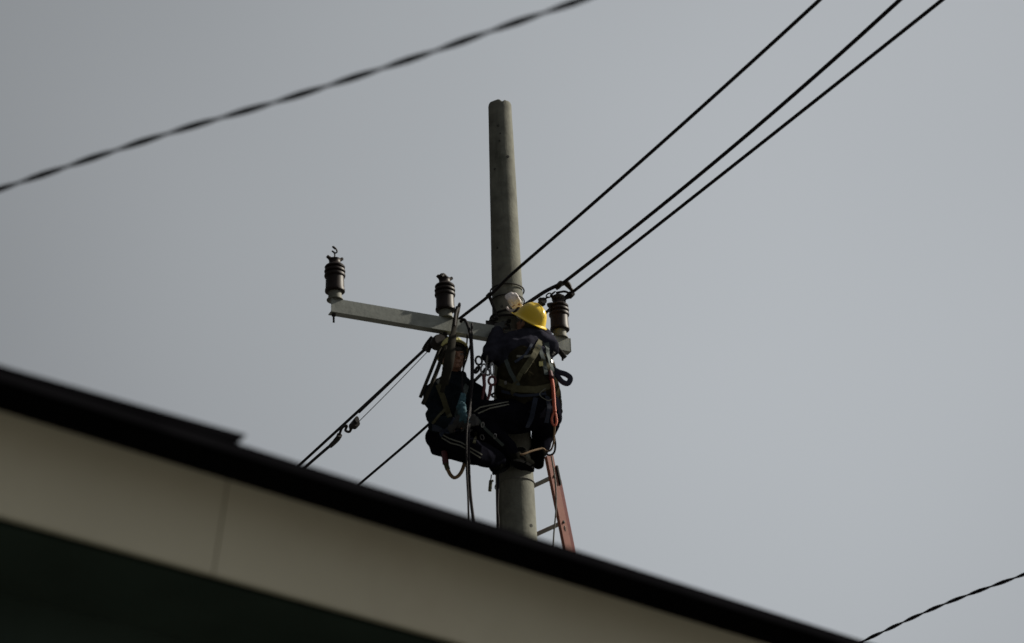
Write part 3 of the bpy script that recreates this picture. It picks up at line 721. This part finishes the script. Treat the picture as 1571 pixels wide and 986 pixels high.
b = BM(); chain(b, [(A(692, 652, -.33), .16), (pe, .175), (hpR, .15), (hpR.lerp(knR, .5), .115), (knR, .09), (knR.lerp(anR, .5), .085), (anR, .068)])
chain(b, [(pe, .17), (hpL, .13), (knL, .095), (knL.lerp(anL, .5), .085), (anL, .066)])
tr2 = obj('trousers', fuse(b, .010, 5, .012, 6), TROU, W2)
boot(W2, anR, A(760, 716, -.34), A(775, 706, -.16), Vector((.3, .9, -.3)))
boot(W2, anL, A(778, 698, -.24), A(800, 694, -.18), Vector((.3, .8, -.5)))
helmet(W2, hc2+ax2[2]*.056-ax2[1]*.006-X3*.01, F2+Vector((0, 0, .14)), U2+Vector((0, .12, 0)), YELP, size=.88)
T2 = [bvh(jk2), bvh(tr2)]
hn = strap_on(T2, [(672, 590), (680, 610), (690, 640)], .04, WEB, W2, 'harness')
for pts, wd_, m_ in (([(716, 590), (708, 615), (700, 640)], .04, WEBG), ([(664, 655), (690, 662), (722, 655)], .05, WEBN), ([(664, 650), (672, 640), (682, 628)], .02, WEB),
                     ([(735, 640), (732, 660), (727, 680)], .02, WEB), ([(676, 668), (690, 655), (700, 640)], .03, WEBN)):
    strap_on(T2, pts, wd_, m_, hn, 'strap')
for x, y in ((728, 645), (734, 659), (740, 670), (699, 657)):
    D = drape(T2, [(x, y), (x+.5, y)], .012)
    if D:
        b = BM(); xx, yy, zz = frame(D[0][1]); tube(b, [D[0][0]+xx*.013*math.cos(k*math.pi/5)+yy*.020*math.sin(k*math.pi/5) for k in range(10)], .0045, 6, closed=True); obj('buckle', b, BUCK, hn)
for pts in ([(675, 664), (690, 673), (708, 679), (739, 697)], [(678, 671), (690, 679), (708, 684), (737, 702)]):
    strap_on([T2[1]], pts, .0085, REFL, tr2, 'side_stripe', .003, .0015)
strap_on([T2[0]], [(672, 583), (676, 590), (677, 598)], .03, REFL, jk2, 'shoulder_patch', .003, .002)

# ------------------------------------------------------------------ hanging gear
def hang(name, P, r, m, label, cat, group=None, **k):
    b = BM(); tube(b, P, r, 8, **k); return tag(obj(name, b, m, base=P[0]), label, cat, group)
hang('hanging_cable', [A(706, 494, -.42), A(712, 490, -.44), A(718, 500, -.48), A(722, 520, -.5), A(724, 560, -.55), A(723, 600, -.66), A(719, 650, -.74), A(719, 710, -.74), A(721, 750, -.72), A(724, 780, -.72), A(729, 815, -.72)], .0115, BLKW,
     'thick black cable looped over the crossarm and hanging down in front of the left worker', 'cable')
hang('hanging_cable', [A(724, 496, -.46), A(724, 520, -.5), A(726, 560, -.54), A(724, 600, -.68), A(716, 660, -.77), A(716, 720, -.77), A(718, 760, -.75), A(719.5, 812, -.75)], .0075, BLKW,
     'thinner black cable hanging straight down beside the looped one', 'cable')
hang('hanging_cable', [A(717, 512, -.47), A(716, 528, -.48), A(713, 545, -.5), A(711, 562, -.52), A(709, 582, -.58), A(712, 620, -.7)], .006, BLKW, 'short thin cable falling past the left worker cheek', 'cable')
hang('hanging_cable', [A(721, 530, -.5), A(716, 550, -.5), A(711, 566, -.53), A(709, 588, -.6), A(711, 612, -.66)], .006, BLKW, 'thin cable branching from the looped cable to the left worker chest', 'cable')
# rubber hoses / rods hanging from the hoist
hang('cover_hose', [A(676, 531, -.62), A(661, 569, -.66), A(645, 609, -.68)], .0135, ROD, 'dark rubber hose hanging beside the left worker, outermost of the pair', 'hose', 'rubber hoses hanging under the crossarm', n=3)
hang('cover_hose', [A(684, 531, -.60), A(668, 575, -.66), A(649, 619, -.70)], .0165, ROD, 'dark rubber hose crossing the left worker shoulder, inner one of the pair', 'hose', 'rubber hoses hanging under the crossarm', n=3)
b = BM(); tube(b, [A(702, 470, -.44), A(700, 482, -.46), A(697, 500, -.50), A(693, 525, -.62), A(689, 552, -.68), A(683, 580, -.68), A(678, 602, -.66)], [.014, .018, .019, .03, .038, .034, .016], 8, flat=.25, hint=fw)
tag(obj('canvas_sling', b, ROD, base=A(700, 480, -.5)), 'dark canvas strap slung over the crossarm and hanging past the left worker face', 'strap')
b = BM(); tube(b, [A(698, 500, -.5), A(700, 480, -.46), A(705, 466, -.44), A(704, 475, -.43), A(700, 492, -.43)], .013, 8, flat=.6); tag(obj('cable_lug', b, RUST, base=A(702, 478, -.44)), 'dark leaf-shaped lug beside the middle insulator', 'lug')
# carabiners and hooks between the two workers
def oval(c, a, b_, ux, uz, r, m, name, parent):
    bm = BM(); P = [c+ux*(a*math.cos(2*math.pi*k/18))+uz*(b_*math.sin(2*math.pi*k/18)) for k in range(18)]
    tube(bm, P, r, 7, closed=True); return obj(name, bm, m, parent)
def hook_lanyard(pts, m, label, yy):
    t = thing('snap_hook', A(*pts[0], yy), label, 'snap hook', None)
    b = BM(); tube(b, [A(x, y, yy-.0) for x, y in pts], [.014, .010], 8); obj('webbing', b, m, t); return t
k1 = hook_lanyard([(742, 575), (743, 592), (741, 606), (739, 618)], MARO, 'maroon hook strap hanging between the workers, left one of the pair', -.5)
oval(A(742, 566, -.5), .020, .042, X3, (Z3+X3*.1).normalized(), .007, BUCK, 'gate', k1)
k2 = hook_lanyard([(753, 592), (751, 604), (747, 616)], MARO, 'maroon hook strap with round eye, right one of the pair beside the pole', -.5)
oval(A(755, 584, -.5), .026, .034, X3, Z3, .010, MARO, 'eye_ring', k2); oval(A(755, 566, -.5), .012, .05, X3, Z3, .006, BUCK, 'gate', k2)
k3 = thing('carabiner', A(735, 553, -.48), 'dark square-ended carabiner hanging left of the silver hooks', 'carabiner')
oval(A(734.5, 553, -.48), .024, .034, (X3+Z3*.3).normalized(), (Z3-X3*.2).normalized(), .0085, RUST, 'frame', k3)
oval(A(732, 567, -.48), .012, .028, X3, (Z3+X3*.5).normalized(), .010, RUST, 'swivel', k3)
b = BM(); tube(b, [A(728, 584, -.52), A(735, 577, -.5), A(742, 570, -.48), A(752, 560, -.46), A(757, 552, -.44)], .0125, 8); obj('strap', b, RUST, k3)
hang('work_rope', [A(757, 520, -.34), A(750, 535, -.44), A(747, 552, -.47), A(746, 566, -.47), A(744, 578, -.48)], .008, ROPE, 'grey rope running from the crossarm clamp to the silver hooks', 'rope')
k4 = thing('carabiner', A(750, 547, -.42), 'silver carabiner close to the pole under the right worker forearm', 'carabiner')
oval(A(751, 549, -.44), .024, .036, X3, (Z3+X3*.3).normalized(), .007, BUCK, 'frame', k4); oval(A(747, 570, -.47), .02, .03, (X3+Z3*.5).normalized(), (Z3-X3*.5).normalized(), .008, BUCK, 'gate', k4)
# orange shock absorber on the right worker
oa = thing('orange_lanyard', A(848, 580, -.52), 'orange lanyard pack with hook hanging from the right worker belt', 'lanyard')
b = BM(); tube(b, [A(845, 576, -.50), A(848, 592, -.54), A(850, 620, -.55), A(851, 632, -.55)], .021, 10, flat=.6); obj('absorber_pack', b, ORNG, oa)
b = BM(); tube(b, [A(844, 572, -.50), A(846, 580, -.54)], .026, 8, smooth=False, flat=.7); obj('strap_end', b, MARO, oa)
b = BM(); tube(b, [A(851, 630, -.55), A(847, 640, -.55), A(847, 648, -.55), A(851, 653, -.55), A(854, 647, -.55), A(853, 637, -.55), A(851, 631, -.55)], .008, 8); obj('hook', b, ORNG, oa)
hang('safety_rope', [A(851, 654, -.55), A(850, 668, -.5), A(849, 680, -.45), A(845, 690, -.35), A(838, 692, -.2), A(832, 688, -.2), A(815, 692, -.26), A(800, 697, -.30), A(792, 692, -.28), A(786, 686, -.24)], .0072, ROPEB, 'brown rope dropping from the orange lanyard and wrapping across the boots', 'rope')
hang('safety_rope', [A(850, 668, -.5), A(852, 682, -.4), A(850, 694, -.2), A(843, 698, -.02), A(836, 695, .1)], .0078, BLKW, 'black rope loop tied at the top of the ladder', 'rope')
hang('safety_rope', [A(846, 590, -.5), A(828, 604, -.56), A(840, 614, -.57), A(848, 612, -.56)], .0035, REFL, 'thin pale cord looped over the right worker pouch', 'cord')
hang('ladder_rope', [A(846, 700, .12), A(852, 740, .1), A(853, 780, .14), A(850, 815, .2), A(848, 850, .25), A(847, 880, .3)], .006, ROPE, 'thin grey rope hanging beside the ladder rail', 'rope')
# strap loop hanging under the left worker
sl = thing('strap_loop', A(684, 697, -.5), 'hanging strap loop with red end and yellow eye below the left worker', 'strap')
b = BM(); tube(b, [A(682, 692, -.5), A(683, 704, -.5), A(684, 712, -.5)], .023, 8, flat=.6); obj('red_sleeve', b, MARO, sl)
b = BM(); tube(b, [A(684, 711, -.5), A(687, 720, -.5)], .018, 8); obj('yellow_eye', b, WEB, sl)
b = BM(); tube(b, [A(686, 718, -.5), A(691, 728, -.5), A(697, 732.5, -.5), A(704, 729, -.5), A(710, 719, -.5), A(714, 704, -.5)], .014, 8); obj('rope_bight', b, ROPEB, sl)
tg = thing('hanging_peg', A(753, 735, -.36), 'small tan toggle dangling on a cord under the left worker boot', 'toggle')
b = BM(); tube(b, [A(754, 728, -.36), A(753, 736, -.36)], .005, 6, smooth=False); obj('cord', b, ROPE, tg)
b = BM(); tube(b, [A(753, 737, -.36), A(751.5, 753, -.36)], .013, 8, smooth=False); tube(b, [A(751, 739, -.36), A(757, 737, -.37)], .008, 6, smooth=False); obj('peg', b, WEB, tg)
hang('pole_rope', [A(764, 715, -.2), A(764, 750, -.2), A(763, 780, -.2), A(764.5, 800, -.2), A(764, 850, -.2)], .0085, BLKW, 'black rope hanging tight against the left edge of the pole', 'rope')
b = BM(); hand(b, wrR, Vector((.9, -.2, .1)), Vector((0, .9, .3)), 1, .8, r=.0125, s=1.1); cap(b, wrR, .040, wrR.lerp(elR, .2), .043)
obj('glove', fuse(b, .007, 1, .003, 30), GLVD, W2)
b = BM(); hand(b, wrL, Vector((-.7, -.3, -.4)), Vector((0, .8, -.4)), -1, .8, r=.0125, s=1.1); cap(b, wrL, .040, wrL.lerp(elL, .2), .043)
obj('glove', fuse(b, .007, 1, .003, 30), GLVD, W2)
# blue rag at the left worker hand
b = BM(); cap(b, A(710, 606, -.70), .018, A(708, 625, -.72), .028); cap(b, A(708, 625, -.72), .036, A(711, 636, -.73), .028); cap(b, A(711, 634, -.73), .026, A(717, 646, -.73), .024); cap(b, A(711, 636, -.73), .02, A(708, 645, -.72), .014)
tag(obj('rag', fuse(b, .008, 1, .012, 22), BLUE, base=A(710, 630, -.7)), 'crumpled blue rag hanging at the left worker hands', 'rag')
